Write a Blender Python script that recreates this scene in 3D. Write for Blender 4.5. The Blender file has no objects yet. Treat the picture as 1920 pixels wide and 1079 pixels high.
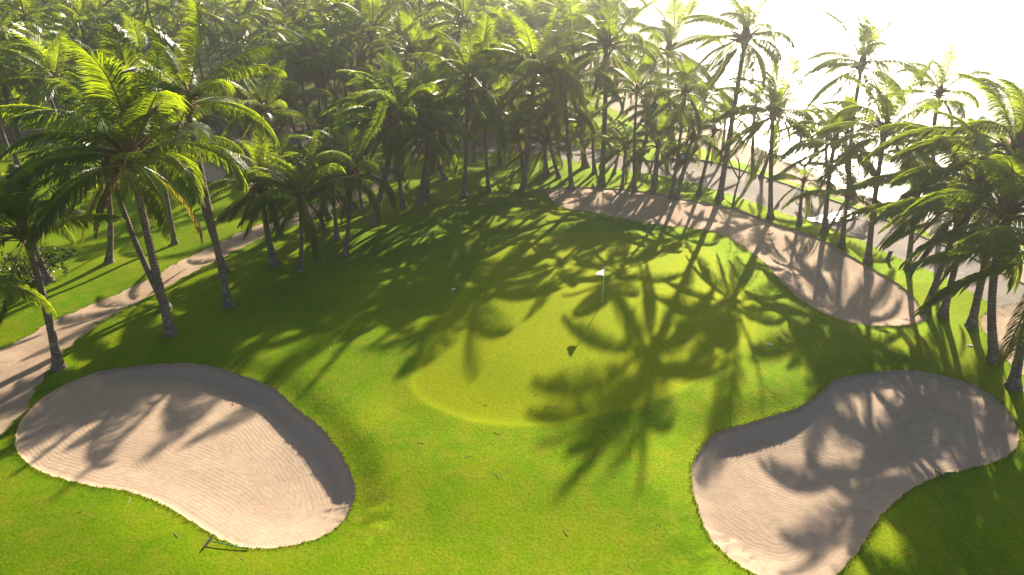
import bpy, bmesh, math, random
import numpy as np
from mathutils import Vector, Matrix
from mathutils.geometry import delaunay_2d_cdt

random.seed(7)
rng = np.random.default_rng(7)
S = bpy.context.scene
COL = S.collection

# ------------------------------------------------------------------ camera, sky, sun, exposure
CAM_H, PITCH, FPX = 17.0, math.radians(25), 1280.0
cam_d = bpy.data.cameras.new("camera")
cam_d.sensor_width = 36.0
cam_d.lens = 24.0
cam_d.clip_start = 0.1
cam_d.clip_end = 4000
cam = bpy.data.objects.new("camera", cam_d)
cam.location = (0, 0, CAM_H)
cam.rotation_euler = (math.radians(90) - PITCH, 0, 0)
COL.objects.link(cam)
S.camera = cam

SUN_AZ, SUN_EL = math.radians(22.6), math.radians(23.8)     # azimuth clockwise from +Y
SUN_DIR = Vector((math.sin(SUN_AZ) * math.cos(SUN_EL), math.cos(SUN_AZ) * math.cos(SUN_EL), math.sin(SUN_EL)))
W = bpy.data.worlds.new("World")
S.world = W
W.use_nodes = True
wn = W.node_tree.nodes
sky = wn.new("ShaderNodeTexSky")
sky.sky_type = 'NISHITA'
sky.sun_disc = False
sky.sun_elevation = SUN_EL
sky.sun_rotation = SUN_AZ
sky.air_density = 1.0
sky.dust_density = 2.0
sky.ozone_density = 1.0
W.node_tree.links.new(sky.outputs[0], wn["Background"].inputs[0])
wn["Background"].inputs[1].default_value = 0.052

sun_d = bpy.data.lights.new("sun", 'SUN')
sun_d.energy = 5.0
sun_d.angle = math.radians(0.6)
sun_d.color = (1.0, 0.86, 0.66)
sun = bpy.data.objects.new("sun", sun_d)
sun.rotation_euler = (-SUN_DIR).to_track_quat('-Z', 'Y').to_euler()
sun.location = (30, 60, 60)
COL.objects.link(sun)

S.view_settings.view_transform = 'Standard'
S.view_settings.look = 'None'
S.view_settings.exposure = 1.45
S.view_settings.gamma = 1.0
S.view_settings.use_curve_mapping = False
S.render.engine = 'CYCLES'
S.cycles.use_denoising = True
S.cycles.max_bounces = 6
S.cycles.diffuse_bounces = 3
S.cycles.glossy_bounces = 2
S.cycles.transmission_bounces = 4
S.cycles.volume_bounces = 0
S.cycles.caustics_reflective = False
S.cycles.caustics_refractive = False
S.cycles.sample_clamp_indirect = 4.0

# ------------------------------------------------------------------ helpers
def landform(x, y):
    """broad shape of the ground: raised green, approach falling away towards the south"""
    x = np.asarray(x, float); y = np.asarray(y, float)
    u = np.clip((33 - y) / 19, 0, 1)
    return .6 * np.exp(-((x - 4) / 11) ** 2 - ((y - 34) / 9.0) ** 2) - .5 * u * u * (3 - 2 * u)

def ground(px, py):
    """survey point of the site: where a sight line of the drone meets the ground"""
    xc = (px - 960) / FPX
    yc = (py - 539.5) / FPX
    z = 0.0
    for _ in range(12):
        t = (CAM_H - z) / (math.sin(PITCH) + yc * math.cos(PITCH))
        x, y = xc * t, (math.cos(PITCH) - yc * math.sin(PITCH)) * t
        z = float(landform(x, y))
    return (x, y)

def above(base, px, py, lean=0.0):
    """height and sideways lean of a tree top standing over base (x, y)"""
    xc = (px - 960) / FPX
    yc = (py - 539.5) / FPX
    y = base[1] + lean
    t = y / (math.cos(PITCH) - yc * math.sin(PITCH))
    return (xc * t - base[0], lean, CAM_H - (math.sin(PITCH) + yc * math.cos(PITCH)) * t)

def G(pts):
    return [ground(*p) for p in pts]

def smooth_closed(pts, sub=6):
    p = np.array(pts, float)
    n = len(p)
    out = []
    for i in range(n):
        a, b, c, d = p[i - 1], p[i], p[(i + 1) % n], p[(i + 2) % n]
        for k in range(sub):
            t = k / sub
            out.append(.5 * ((2 * b) + (-a + c) * t + (2 * a - 5 * b + 4 * c - d) * t * t + (-a + 3 * b - 3 * c + d) * t ** 3))
    return np.array(out)

def inside(P, poly):
    x, y = P[:, 0], P[:, 1]
    r = np.zeros(len(P), bool)
    n = len(poly)
    for i in range(n):
        x1, y1 = poly[i]
        x2, y2 = poly[(i + 1) % n]
        if y1 == y2:
            continue
        c = ((y1 > y) != (y2 > y)) & (x < (x2 - x1) * (y - y1) / (y2 - y1) + x1)
        r ^= c
    return r

def edge_dist(P, poly):
    d = np.full(len(P), 1e9)
    nx = np.zeros((len(P), 2))
    n = len(poly)
    for i in range(n):
        a = poly[i]
        b = poly[(i + 1) % n]
        ab = b - a
        L = ab @ ab
        if L < 1e-12:
            continue
        t = np.clip(((P - a) @ ab) / L, 0, 1)
        q = P - (a + t[:, None] * ab)
        dd = np.einsum('ij,ij->i', q, q)
        m = dd < d
        d[m] = dd[m]
        nx[m] = q[m]
    return np.sqrt(d), nx

def sstep(x):
    x = np.clip(x, 0, 1)
    return x * x * (3 - 2 * x)

def tag(o, label=None, cat=None, group=None, kind=None):
    if label: o['label'] = label
    if cat: o['category'] = cat
    if group: o['group'] = group
    if kind: o['kind'] = kind
    return o

def link_mesh(name, me, parent=None, loc=None):
    o = bpy.data.objects.new(name, me)
    COL.objects.link(o)
    if parent: o.parent = parent
    if loc is not None: o.location = loc
    return o

def empty(name, loc, rz=0.0):
    o = bpy.data.objects.new(name, None)
    o.empty_display_size = .3
    o.location = loc
    o.rotation_euler = (0, 0, rz)
    COL.objects.link(o)
    return o

def mesh_np(name, V, F, mats, midx=None, smooth=False, fattr=None):
    me = bpy.data.meshes.new(name)
    me.from_pydata([tuple(v) for v in V], [], [tuple(f) for f in F])
    for m in mats: me.materials.append(m)
    if midx is not None: me.polygons.foreach_set("material_index", np.asarray(midx, np.int32))
    if smooth: me.polygons.foreach_set("use_smooth", np.ones(len(me.polygons), bool))
    if fattr:
        for k, v in fattr.items():
            a = me.attributes.new(k, 'FLOAT', 'POINT')
            a.data.foreach_set("value", np.asarray(v, np.float32))
    me.update()
    return me

class MB:
    """collects boxes, tubes and rings into one mesh"""
    def __init__(s): s.V = []; s.F = []
    def add(s, V, F):
        o = len(s.V)
        s.V += [tuple(v) for v in V]
        s.F += [tuple(i + o for i in f) for f in F]
    def box(s, c, d, rz=0.0, M=None, taper=1.0):
        x, y, z = d[0] / 2, d[1] / 2, d[2] / 2
        V = []
        for (a, b, e) in [(-1,-1,-1),(1,-1,-1),(1,1,-1),(-1,1,-1),(-1,-1,1),(1,-1,1),(1,1,1),(-1,1,1)]:
            k = taper if e > 0 else 1
            v = Vector((a * x * k, b * y * k, e * z))
            v = (M @ v) if M else (Matrix.Rotation(rz, 3, 'Z') @ v)
            V.append(v + Vector(c))
        s.add(V, [(0,3,2,1),(4,5,6,7),(0,1,5,4),(1,2,6,5),(2,3,7,6),(3,0,4,7)])
    def tube(s, pts, radii, n=8, cap=True):
        pts = [Vector(p) for p in pts]
        V = []; F = []
        for i, p in enumerate(pts):
            t = (pts[min(i + 1, len(pts) - 1)] - pts[max(i - 1, 0)]).normalized()
            u = t.cross(Vector((0, 0, 1)))
            if u.length < 1e-3: u = Vector((1, 0, 0))
            u.normalize()
            w = t.cross(u)
            for k in range(n):
                a = 2 * math.pi * k / n
                V.append(p + (u * math.cos(a) + w * math.sin(a)) * radii[i])
        for i in range(len(pts) - 1):
            for k in range(n):
                k2 = (k + 1) % n
                F.append((i * n + k, i * n + k2, (i + 1) * n + k2, (i + 1) * n + k))
        if cap:
            F.append(tuple(range(n))[::-1])
            F.append(tuple((len(pts) - 1) * n + k for k in range(n)))
        s.add(V, F)
    def build(s, name, mat, parent=None, loc=None, smooth=False):
        return link_mesh(name, mesh_np(name, s.V, s.F, [mat], smooth=smooth), parent, loc)

# ------------------------------------------------------------------ materials
class Mat:
    def __init__(s, name):
        s.m = bpy.data.materials.new(name)
        s.m.use_nodes = True
        s.nt = s.m.node_tree
        s.n = s.nt.nodes
        s.p = s.n["Principled BSDF"]
        s.out = s.n["Material Output"]
    def L(s, a, b): s.nt.links.new(a, b)
    def new(s, t, **k):
        x = s.n.new(t)
        for a, v in k.items(): setattr(x, a, v)
        return x
    def pos(s):
        return s.new("ShaderNodeNewGeometry").outputs["Position"]
    def noise(s, vec, scale, detail=3, rough=.55, dist=0.0):
        x = s.new("ShaderNodeTexNoise")
        x.inputs["Scale"].default_value = scale
        x.inputs["Detail"].default_value = detail
        x.inputs["Roughness"].default_value = rough
        x.inputs["Distortion"].default_value = dist
        if vec is not None: s.L(vec, x.inputs["Vector"])
        return x.outputs["Fac"]
    def ramp(s, fac, stops):
        r = s.new("ShaderNodeValToRGB")
        e = r.color_ramp.elements
        while len(e) < len(stops): e.new(.5)
        for q, (p, c) in zip(e, stops):
            q.position = p
            q.color = (*c, 1)
        s.L(fac, r.inputs[0])
        return r.outputs[0]
    def mix(s, fac, a, b, mode='MIX'):
        x = s.new("ShaderNodeMix", data_type='RGBA', blend_type=mode)
        for i, v in ((0, fac), (6, a), (7, b)):
            if hasattr(v, 'is_output'): s.L(v, x.inputs[i])
            elif i == 0: x.inputs[0].default_value = v
            else: x.inputs[i].default_value = (*v, 1)
        return x.outputs[2]
    def math(s, op, a, b=None, c=None):
        x = s.new("ShaderNodeMath", operation=op)
        for i, v in enumerate((a, b, c)):
            if v is None: continue
            if hasattr(v, 'is_output'): s.L(v, x.inputs[i])
            else: x.inputs[i].default_value = v
        return x.outputs[0]
    def bump(s, h, strength, dist, prev=None):
        b = s.new("ShaderNodeBump")
        b.inputs["Strength"].default_value = strength
        b.inputs["Distance"].default_value = dist
        s.L(h, b.inputs["Height"])
        if prev is not None: s.L(prev, b.inputs["Normal"])
        return b.outputs[0]
    def attr(s, name):
        return s.new("ShaderNodeAttribute", attribute_name=name).outputs["Fac"]
    def base(s, c):
        if hasattr(c, 'is_output'): s.L(c, s.p.inputs["Base Color"])
        else: s.p.inputs["Base Color"].default_value = (*c, 1)
        return s
    def rough(s, r, spec=.5):
        s.p.inputs["Roughness"].default_value = r
        s.p.inputs["Specular IOR Level"].default_value = spec
        return s
    def normal(s, n): s.L(n, s.p.inputs["Normal"])

def plain(name, c, rough=.6, spec=.5, metal=0.0, var=.15, scale=6.0):
    M = Mat(name)
    f = M.noise(M.pos(), scale, 4)
    M.base(M.mix(f, tuple(x * (1 - var) for x in c), tuple(min(1, x * (1 + var)) for x in c))).rough(rough, spec)
    M.p.inputs["Metallic"].default_value = metal
    return M.m

def grass_mat(name, lo, mid, hi, dry, blade, bs, gloss, collar):
    M = Mat(name)
    P = M.pos()
    a = M.noise(P, .16, 3, .6, .5)
    b = M.noise(P, 1.3, 4, .65)
    c = M.noise(P, 9.0, 5, .7)
    d = M.noise(P, 55.0, 2, .7)
    col = M.ramp(a, [(.3, lo), (.5, mid), (.7, hi)])
    col = M.mix(M.ramp(b, [(.42, (0,0,0)), (.75, (.75,.75,.75))]), col, dry)
    col = M.mix(1.0, col, M.ramp(c, [(.3, (.62,.66,.6)), (.55, (1,1,1)), (.75, (1.22,1.15,1.05))]), 'MULTIPLY')
    col = M.mix(blade, col, M.ramp(d, [(.35, (.45,.5,.4)), (.6, (1.25,1.25,1.1))]), 'MULTIPLY')
    rim = M.math('MULTIPLY', M.attr("wall"), M.math('ADD', .35, M.math('MULTIPLY', b, 1.0)))
    rim = M.math('MINIMUM', rim, 1.0)
    col = M.mix(rim, col, collar)
    M.base(col).rough(.8, .02)
    n = M.bump(c, bs, .06)
    n = M.bump(d, bs, .02, n)
    M.normal(n)
    # waxy blades throw tinted light forward
    gl = M.new("ShaderNodeBsdfGlossy")
    gl.inputs["Roughness"].default_value = .62
    M.L(M.mix(1.0, col, (gloss, gloss, gloss * .3), 'MULTIPLY'), gl.inputs["Color"])
    M.L(n, gl.inputs["Normal"])
    ad = M.new("ShaderNodeAddShader")
    M.L(M.p.outputs[0], ad.inputs[0]); M.L(gl.outputs[0], ad.inputs[1])
    M.L(ad.outputs[0], M.out.inputs["Surface"])
    return M.m

M_LAWN = grass_mat("lawn grass", (.066,.148,.003), (.112,.192,.003), (.168,.218,.005), (.19,.19,.02), .6, .5, .27, (.175,.222,.005))
M_GREEN = grass_mat("mown green turf", (.165,.232,.003), (.190,.245,.003), (.220,.252,.004), (.215,.225,.010), .35, .2, .16, (.165,.225,.004))
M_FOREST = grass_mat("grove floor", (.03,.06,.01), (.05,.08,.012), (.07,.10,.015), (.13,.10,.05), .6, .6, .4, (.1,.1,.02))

def sand_mat(name, c1, c2, rake=True, wallc=None):
    M = Mat(name)
    P = M.pos()
    a = M.noise(P, .5, 4, .6)
    g = M.noise(P, 70, 3, .7)
    m = M.noise(P, 4, 5, .7)
    col = M.ramp(a, [(.3, c1), (.7, c2)])
    col = M.mix(.6, col, M.ramp(m, [(.3, (.82,.8,.78)), (.65, (1.08,1.07,1.05))]), 'MULTIPLY')
    col = M.mix(.35, col, M.ramp(g, [(.3, (.6,.58,.55)), (.7, (1.15,1.15,1.15))]), 'MULTIPLY')
    n = None
    if rake:
        e = M.attr("rake")
        w = M.noise(P, .45, 2, .5)
        e2 = M.math('ADD', e, M.math('MULTIPLY', w, .35))
        sp = M.new('ShaderNodeSeparateXYZ'); M.L(P, sp.inputs[0])
        lin = M.math('ADD', M.math('MULTIPLY', sp.outputs[0], .62), M.math('MULTIPLY', sp.outputs[1], .78))
        lin = M.math('ADD', lin, M.math('MULTIPLY', w, 1.2))
        pick = M.math('GREATER_THAN', M.noise(P, .23, 2, .5, .3), .52)
        mx = M.new('ShaderNodeMix', data_type='FLOAT'); M.L(pick, mx.inputs[0]); M.L(e2, mx.inputs[2]); M.L(lin, mx.inputs[3])
        e2 = mx.outputs[0]
        sn = M.math('SINE', M.math('MULTIPLY', e2, 2 * math.pi / .165))
        sn2 = M.math('SINE', M.math('MULTIPLY', e2, 2 * math.pi / .064))
        hgt = M.math('ADD', sn, M.math('MULTIPLY', sn2, .4))
        fade = M.ramp(M.noise(P, .35, 3), [(.3, (.25,.25,.25)), (.6, (1,1,1))])
        hgt = M.math('MULTIPLY', hgt, fade)
        hgt = M.math('MULTIPLY', hgt, M.math('SUBTRACT', 1.0, M.attr("wall")))
        col = M.mix(M.math('MULTIPLY_ADD', hgt, .04, .07), col, (.30,.23,.17))
        n = M.bump(hgt, .13, .02)
        n = M.bump(M.noise(P, 1.4, 3, .6), .5, .05, n)
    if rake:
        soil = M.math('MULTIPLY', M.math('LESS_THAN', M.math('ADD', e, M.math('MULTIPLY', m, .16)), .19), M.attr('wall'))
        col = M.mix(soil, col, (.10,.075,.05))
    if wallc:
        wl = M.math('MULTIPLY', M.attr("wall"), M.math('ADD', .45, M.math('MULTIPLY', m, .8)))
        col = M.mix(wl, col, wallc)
    n = M.bump(m, .4, .03, n)
    n = M.bump(g, .25, .008, n)
    M.base(col).rough(.9, .2)
    M.normal(n)
    return M.m

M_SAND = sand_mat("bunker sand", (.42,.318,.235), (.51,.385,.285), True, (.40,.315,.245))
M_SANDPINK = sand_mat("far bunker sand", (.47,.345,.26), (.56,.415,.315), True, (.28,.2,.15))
M_PATH = sand_mat("sandy path", (.34,.245,.17), (.48,.36,.26), False)
M_BEACH = sand_mat("beach sand", (.36,.28,.21), (.46,.36,.27), False)

def asphalt():
    M = Mat("worn asphalt")
    P = M.pos()
    a = M.noise(P, .35, 4, .6)
    g = M.noise(P, 40, 3, .7)
    col = M.ramp(a, [(.3, (.115,.095,.083)), (.7, (.19,.155,.135))])
    col = M.mix(.5, col, M.ramp(g, [(.3, (.6,.6,.6)), (.7, (1.3,1.3,1.3))]), 'MULTIPLY')
    col = M.mix(M.ramp(M.noise(P, 1.6, 5, .7), [(.52, (0,0,0)), (.72, (.6,.6,.6))]), col, (.33,.26,.20))
    M.base(col).rough(.85, .3)
    M.normal(M.bump(g, .3, .01))
    return M.m
M_ROAD = asphalt()
M_KERB = plain("dark kerb stone", (.10,.085,.075), .85)

def water():
    M = Mat("sea water")
    P = M.pos()
    a = M.noise(P, .9, 4, .6, .4)
    b = M.noise(P, .12, 3, .5)
    M.base(M.mix(b, (.03,.075,.075), (.06,.10,.09))).rough(.32, .6)
    M.p.inputs["IOR"].default_value = 1.33
    M.normal(M.bump(a, .6, .25))
    return M.m
M_WATER = water()

def leaf_mat(name, dark, light, trans, tw=.5, rough=.36, spread=.5):
    M = Mat(name)
    oi = M.new("ShaderNodeObjectInfo")
    P = M.pos()
    f = M.noise(P, 1.6, 3, .6)
    sc = M.new("ShaderNodeSeparateColor"); M.L(oi.outputs["Color"], sc.inputs[0])
    v = M.math('ADD', M.math('MULTIPLY', oi.outputs["Random"], spread * .5), M.math('MULTIPLY', f, 1 - spread * .6))
    v = M.math('ADD', v, M.math('MULTIPLY_ADD', sc.outputs[0], .5, -.25))
    col = M.ramp(v, [(.2, dark), (.8, light)])
    M.base(col).rough(rough, .55)
    tr = M.new("ShaderNodeBsdfTranslucent")
    tc = M.mix(v, tuple(x * .75 for x in trans), trans)
    M.L(tc, tr.inputs["Color"])
    mx = M.new("ShaderNodeMixShader")
    mx.inputs[0].default_value = tw
    M.L(M.p.outputs[0], mx.inputs[1])
    M.L(tr.outputs[0], mx.inputs[2])
    M.L(mx.outputs[0], M.out.inputs["Surface"])
    return M.m

M_FROND = leaf_mat("palm leaflet", (.013,.046,.009), (.042,.100,.013), (.46,.60,.012), .50)
M_FROND_OLD = leaf_mat("yellowing leaflet", (.09,.09,.015), (.16,.13,.03), (.55,.45,.03), .45)
M_FROND_DEAD = leaf_mat("dead leaflet", (.13,.085,.045), (.22,.15,.085), (.25,.15,.06), .25, .7)
M_STEM = plain("frond stalk", (.20,.20,.04), .45, .5, 0, .25)
M_STEM_DEAD = plain("dry stalk", (.26,.18,.10), .7)
M_BROAD = leaf_mat("broad leaf", (.025,.045,.012), (.05,.085,.016), (.20,.30,.02), .4)
M_BROAD_L = leaf_mat("pale canopy leaf", (.06,.09,.015), (.11,.14,.02), (.40,.42,.03), .45)
M_DARKLEAF = leaf_mat("sea grape leaf", (.010,.020,.010), (.022,.035,.012), (.08,.14,.02), .25)

def trunk_mat():
    M = Mat("palm bark")
    P = M.pos()
    T = M.new("ShaderNodeTexCoord").outputs["Object"]
    sep = M.new("ShaderNodeSeparateXYZ"); M.L(T, sep.inputs[0])
    n = M.noise(P, 3.0, 4, .65)
    fine = M.noise(P, 22.0, 3, .7)
    col = M.ramp(n, [(.3, (.105,.078,.06)), (.5, (.19,.15,.12)), (.75, (.29,.24,.20))])
    ring = M.math('SINE', M.math('ADD', M.math('MULTIPLY', sep.outputs[2], 2 * math.pi / .17), M.math('MULTIPLY', n, 5)))
    col = M.mix(M.ramp(ring, [(.0, (.0,.0,.0)), (1.0, (.5,.5,.5))]), col, (.07,.05,.04))
    lich = M.math('MULTIPLY', M.ramp(M.noise(P, 4.5, 5, .7), [(.52, (0,0,0)), (.64, (.8,.8,.8))]), M.math('SUBTRACT', 1.0, M.math('MULTIPLY', sep.outputs[2], .3)))
    lich = M.math('MAXIMUM', lich, 0.0)
    col = M.mix(lich, col, (.36,.40,.34))
    M.base(col).rough(.85, .25)
    nn = M.bump(ring, .5, .02)
    M.normal(M.bump(fine, .5, .02, nn))
    return M.m
M_TRUNK = trunk_mat()
M_BARK = plain("grey bark", (.17,.14,.115), .9, .2, 0, .4, 5)
M_FIBRE = plain("brown fibre sheath", (.17,.10,.05), .9, .2, 0, .4, 12)
M_NUT = plain("green coconut husk", (.30,.30,.05), .45, .5, 0, .35, 3)
M_FLOWER = plain("orange flower stalk", (.55,.27,.05), .7, .3, 0, .25, 9)

# ------------------------------------------------------------------ the site plan
A_PX = [(30,820),(45,785),(80,748),(130,717),(190,693),(260,684),(340,682),(400,687),(450,700),(500,717),(530,740),(560,768),(600,800),(635,840),(657,880),(666,920),(655,957),(630,988),(590,1010),(540,1022),(480,1026),(440,1019),(390,995),(330,960),(280,935),(230,919),(180,911),(110,896),(60,877),(35,852)]
B_PX = [(1296,890),(1305,858),(1325,826),(1352,805),(1400,791),(1450,776),(1500,760),(1535,738),(1562,713),(1600,701),(1660,695),(1720,697),(1780,709),(1830,723),(1872,753),(1900,790),(1911,825),(1895,851),(1860,868),(1800,884),(1750,899),(1700,926),(1655,966),(1625,1010),(1600,1045),(1565,1078),(1510,1092),(1450,1084),(1400,1062),(1350,1025),(1322,990),(1303,940)]
C_PX = [(1026,362),(1045,353),(1100,350),(1150,355),(1190,361),(1240,367),(1290,375),(1350,388),(1400,400),(1450,418),(1500,438),(1560,463),(1620,492),(1665,520),(1700,545),(1730,578),(1737,600),(1710,608),(1660,610),(1600,603),(1550,588),(1500,560),(1465,530),(1440,500),(1415,475),(1390,458),(1340,438),(1290,428),(1220,417),(1150,407),(1090,395),(1050,384)]
D_PX = [(330,324),(370,306),(420,295),(470,289),(520,291),(570,299),(592,315),(562,335),(520,345),(460,350),(410,343),(370,335)]
E_PX = [(1838,600),(1865,578),(1930,560),(2050,560),(2180,640),(2150,760),(2010,745),(1945,715),(1905,690),(1878,665),(1852,632)]
GREEN_PX = [(778,722),(792,690),(808,650),(832,610),(860,570),(885,530),(905,497),(930,468),(965,450),(1010,442),(1060,440),(1130,440),(1200,441),(1260,450),(1310,470),(1352,500),(1388,540),(1408,580),(1408,620),(1380,660),(1330,700),(1270,735),(1200,758),(1120,775),(1060,788),(1000,797),(940,797),(880,788),(830,768),(795,748)]
PATH_L = [(-330,860),(-150,760),(-60,697),(0,657),(60,626),(130,590),(200,557),(270,525),(310,506),(360,477),(420,452),(480,427),(540,403),(600,380),(650,358),(690,338),(735,308),(765,284)]
PATH_R = [(795,284),(765,310),(722,345),(692,362),(660,378),(600,402),(540,428),(470,457),(420,482),(360,512),(300,543),(240,577),(180,614),(130,652),(92,692),(68,735),(30,790),(-30,850),(-120,930)]
ROAD_N = [(-200,268),(100,272),(300,272),(420,270),(560,273),(700,281),(840,285),(980,290),(1060,299),(1130,310),(1200,324),(1250,333),(1300,342),(1360,361),(1420,383),(1500,410),(1600,447),(1680,480),(1740,508),(1830,556),(1960,630),(2300,840)]
ROAD_F = [(2300,690),(1960,540),(1830,478),(1740,440),(1680,412),(1600,384),(1500,350),(1420,327),(1360,310),(1300,303),(1240,302),(1200,299),(1130,282),(1060,266),(980,257),(840,250),(700,246),(560,238),(420,230),(300,226),(100,222),(-200,218)]
BEACH_IN = [(1060,130),(1110,178),(1160,210),(1220,243),(1290,272),(1350,291),(1420,313),(1500,338),(1560,357),(1640,384),(1700,406),(1760,434),(1860,484),(2100,620),(2500,900)]
WATER_PX = [(2500,790),(2100,560),(1860,446),(1760,406),(1690,380),(1610,350),(1530,318),(1450,282),(1370,245),(1290,200),(1225,160),(1185,128),(1150,95)]

R_A, R_B, R_C, R_D, R_E = [smooth_closed(G(p), 7) + np.random.default_rng(i).normal(0, .022, (len(p) * 7, 2)) for i, p in enumerate((A_PX, B_PX, C_PX, D_PX, E_PX))]
R_GREEN = smooth_closed(G(GREEN_PX), 5)
def wob(p, a, s):
    p = np.array(p); r = np.random.default_rng(s)
    return p + r.normal(0, a, p.shape)
def densify(pts, step=1.2):
    out = []
    for i in range(len(pts) - 1):
        a, b = np.array(pts[i]), np.array(pts[i + 1])
        n = max(1, int(np.linalg.norm(b - a) / step))
        n = min(n, 14)
        for k in range(n): out.append(a + (b - a) * k / n)
    out.append(np.array(pts[-1]))
    return np.array(out)
def smooth_open(pts, sub=4):
    p = [np.array(q, float) for q in pts]
    p = [2 * p[0] - p[1]] + p + [2 * p[-1] - p[-2]]
    out = []
    for i in range(1, len(p) - 2):
        a, b, c, d = p[i - 1], p[i], p[i + 1], p[i + 2]
        for k in range(sub):
            t = k / sub
            out.append(.5 * ((2 * b) + (-a + c) * t + (2 * a - 5 * b + 4 * c - d) * t * t + (-a + 3 * b - 3 * c + d) * t ** 3))
    out.append(p[-2])
    return np.array(out)
R_PATH = np.vstack([wob(smooth_open(G(PATH_L), 7), .085, 3), wob(smooth_open(G(PATH_R), 7), .085, 4)])
road_near = smooth_open(G(ROAD_N)); road_far = smooth_open(G(ROAD_F))
R_ROAD = np.vstack([road_near, road_far])
shore = wob(smooth_open(G(WATER_PX)), .12, 5)
SPIT = [(22,215),(30,280),(48,302)] + G([(1215,27),(1250,24),(1300,18),(1335,13.5),(1346,9),(1335,5),(1300,2)]) + [(100,560),(130,835)]
R_WATER = np.vstack([shore, np.array(SPIT), np.array([(835,835),(835,-75),(70,-75)])])
R_BEACH = np.vstack([wob(smooth_open(G(BEACH_IN)), .15, 6), shore, ])

def site_height(P, regs=None):
    x, y = P[:, 0], P[:, 1]
    h = .10 * np.sin(x * .33 + 1.3) * np.cos(y * .27 + .4) + .07 * np.sin(x * .71 - y * .45) + .05 * np.cos(x * .19 + y * .9)
    h = h * np.clip((180 - y) / 80, 0, 1)
    base = landform(x, y)
    ig = inside(P, R_GREEN); dg, _ = edge_dist(P, R_GREEN)
    sg = np.where(ig, dg, -dg)
    h = h * (1 - .7 * sstep((sg + 2) / 3)) + .06 * sstep((sg + 2.0) / 2.5) + .035 * sstep((-sg + .25) / .5) * sstep((sg + 1.2) / .7)
    wall = np.zeros(len(P)); edge = np.zeros(len(P)); rk = np.zeros(len(P))
    for poly, depth, ww, ws, mound, wd in ((R_A, .52, .6, 1.5, .22, (.55,.84)), (R_B, .50, .6, 1.5, .2, (-.85,.52)), (R_C, .30, .6, 1.5, .06, (-.5,-.86)), (R_D, .45, .7, 1.5, .2, (.4,.9)), (R_E, .12, .4, 1.0, 0.0, (0,1))):
        near = (abs(x - poly[:, 0].mean()) < np.ptp(poly[:, 0]) / 2 + 9) & (abs(y - poly[:, 1].mean()) < np.ptp(poly[:, 1]) / 2 + 9)
        idx = np.where(near)[0]
        Q = P[idx]
        ins = inside(Q, poly); d, q = edge_dist(Q, poly)
        nrm = q / np.maximum(d, 1e-6)[:, None]
        out = np.where(ins[:, None], -nrm, nrm)
        k = sstep((out @ np.array(wd) - .1) / .75)
        wid = ws + (ww - ws) * k
        pj = (Q - poly.mean(0)) @ np.array(wd)
        ext = np.abs((poly - poly.mean(0)) @ np.array(wd)).max()
        depth = depth * (.28 + .72 * sstep((pj / ext + .75) / 1.5))
        ramp = np.where(k > .25, np.clip(d / wid, 0, 1), sstep(d / wid) ** .8)
        prof = np.where(ins, -(.09 * sstep(d / .06)) - (depth - .09) * ramp, 0)
        md = np.where(~ins, mound * (.25 + .75 * k) * sstep(d / 1.3) * np.exp(-(np.maximum(d - 1.3, 0) / 2.6) ** 2), 0)
        h[idx] += prof + md
        if ins.any():
            w = idx[ins]
            wall[w] = (k * (1 - sstep((d - ww * .75) / (ww * .5))))[ins]
            edge[w] = d[ins]
            c = poly.mean(0)
            rx = (Q - c)
            if poly is R_A:
                e1 = d + .0 * rx[:, 0]
            elif poly is R_B:
                e1 = d
            else:
                e1 = np.where(d < 1.6, d, d)
            rk[w] = e1[ins]
    for poly, dep in ((R_PATH, .06), (R_ROAD, .10)):
        ins = inside(P, poly); i = np.where(ins)[0]
        if len(i):
            d, _ = edge_dist(P[i], poly)
            h[i] -= dep * sstep(d / .25)
    h = h + base
    iw = inside(P, R_WATER); dw, _ = edge_dist(P, R_WATER)
    sw = np.where(iw, -dw, dw)
    h = np.where(sw < 9, h * sstep(sw / 9) - .55 * (1 - sstep(sw / 9)), h)
    h = np.where(iw, -.55 - 1.6 * sstep(dw / 10), h)
    return h, wall, rk

def hz(x, y):
    return float(site_height(np.array([[x, y]]))[0][0])

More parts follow.
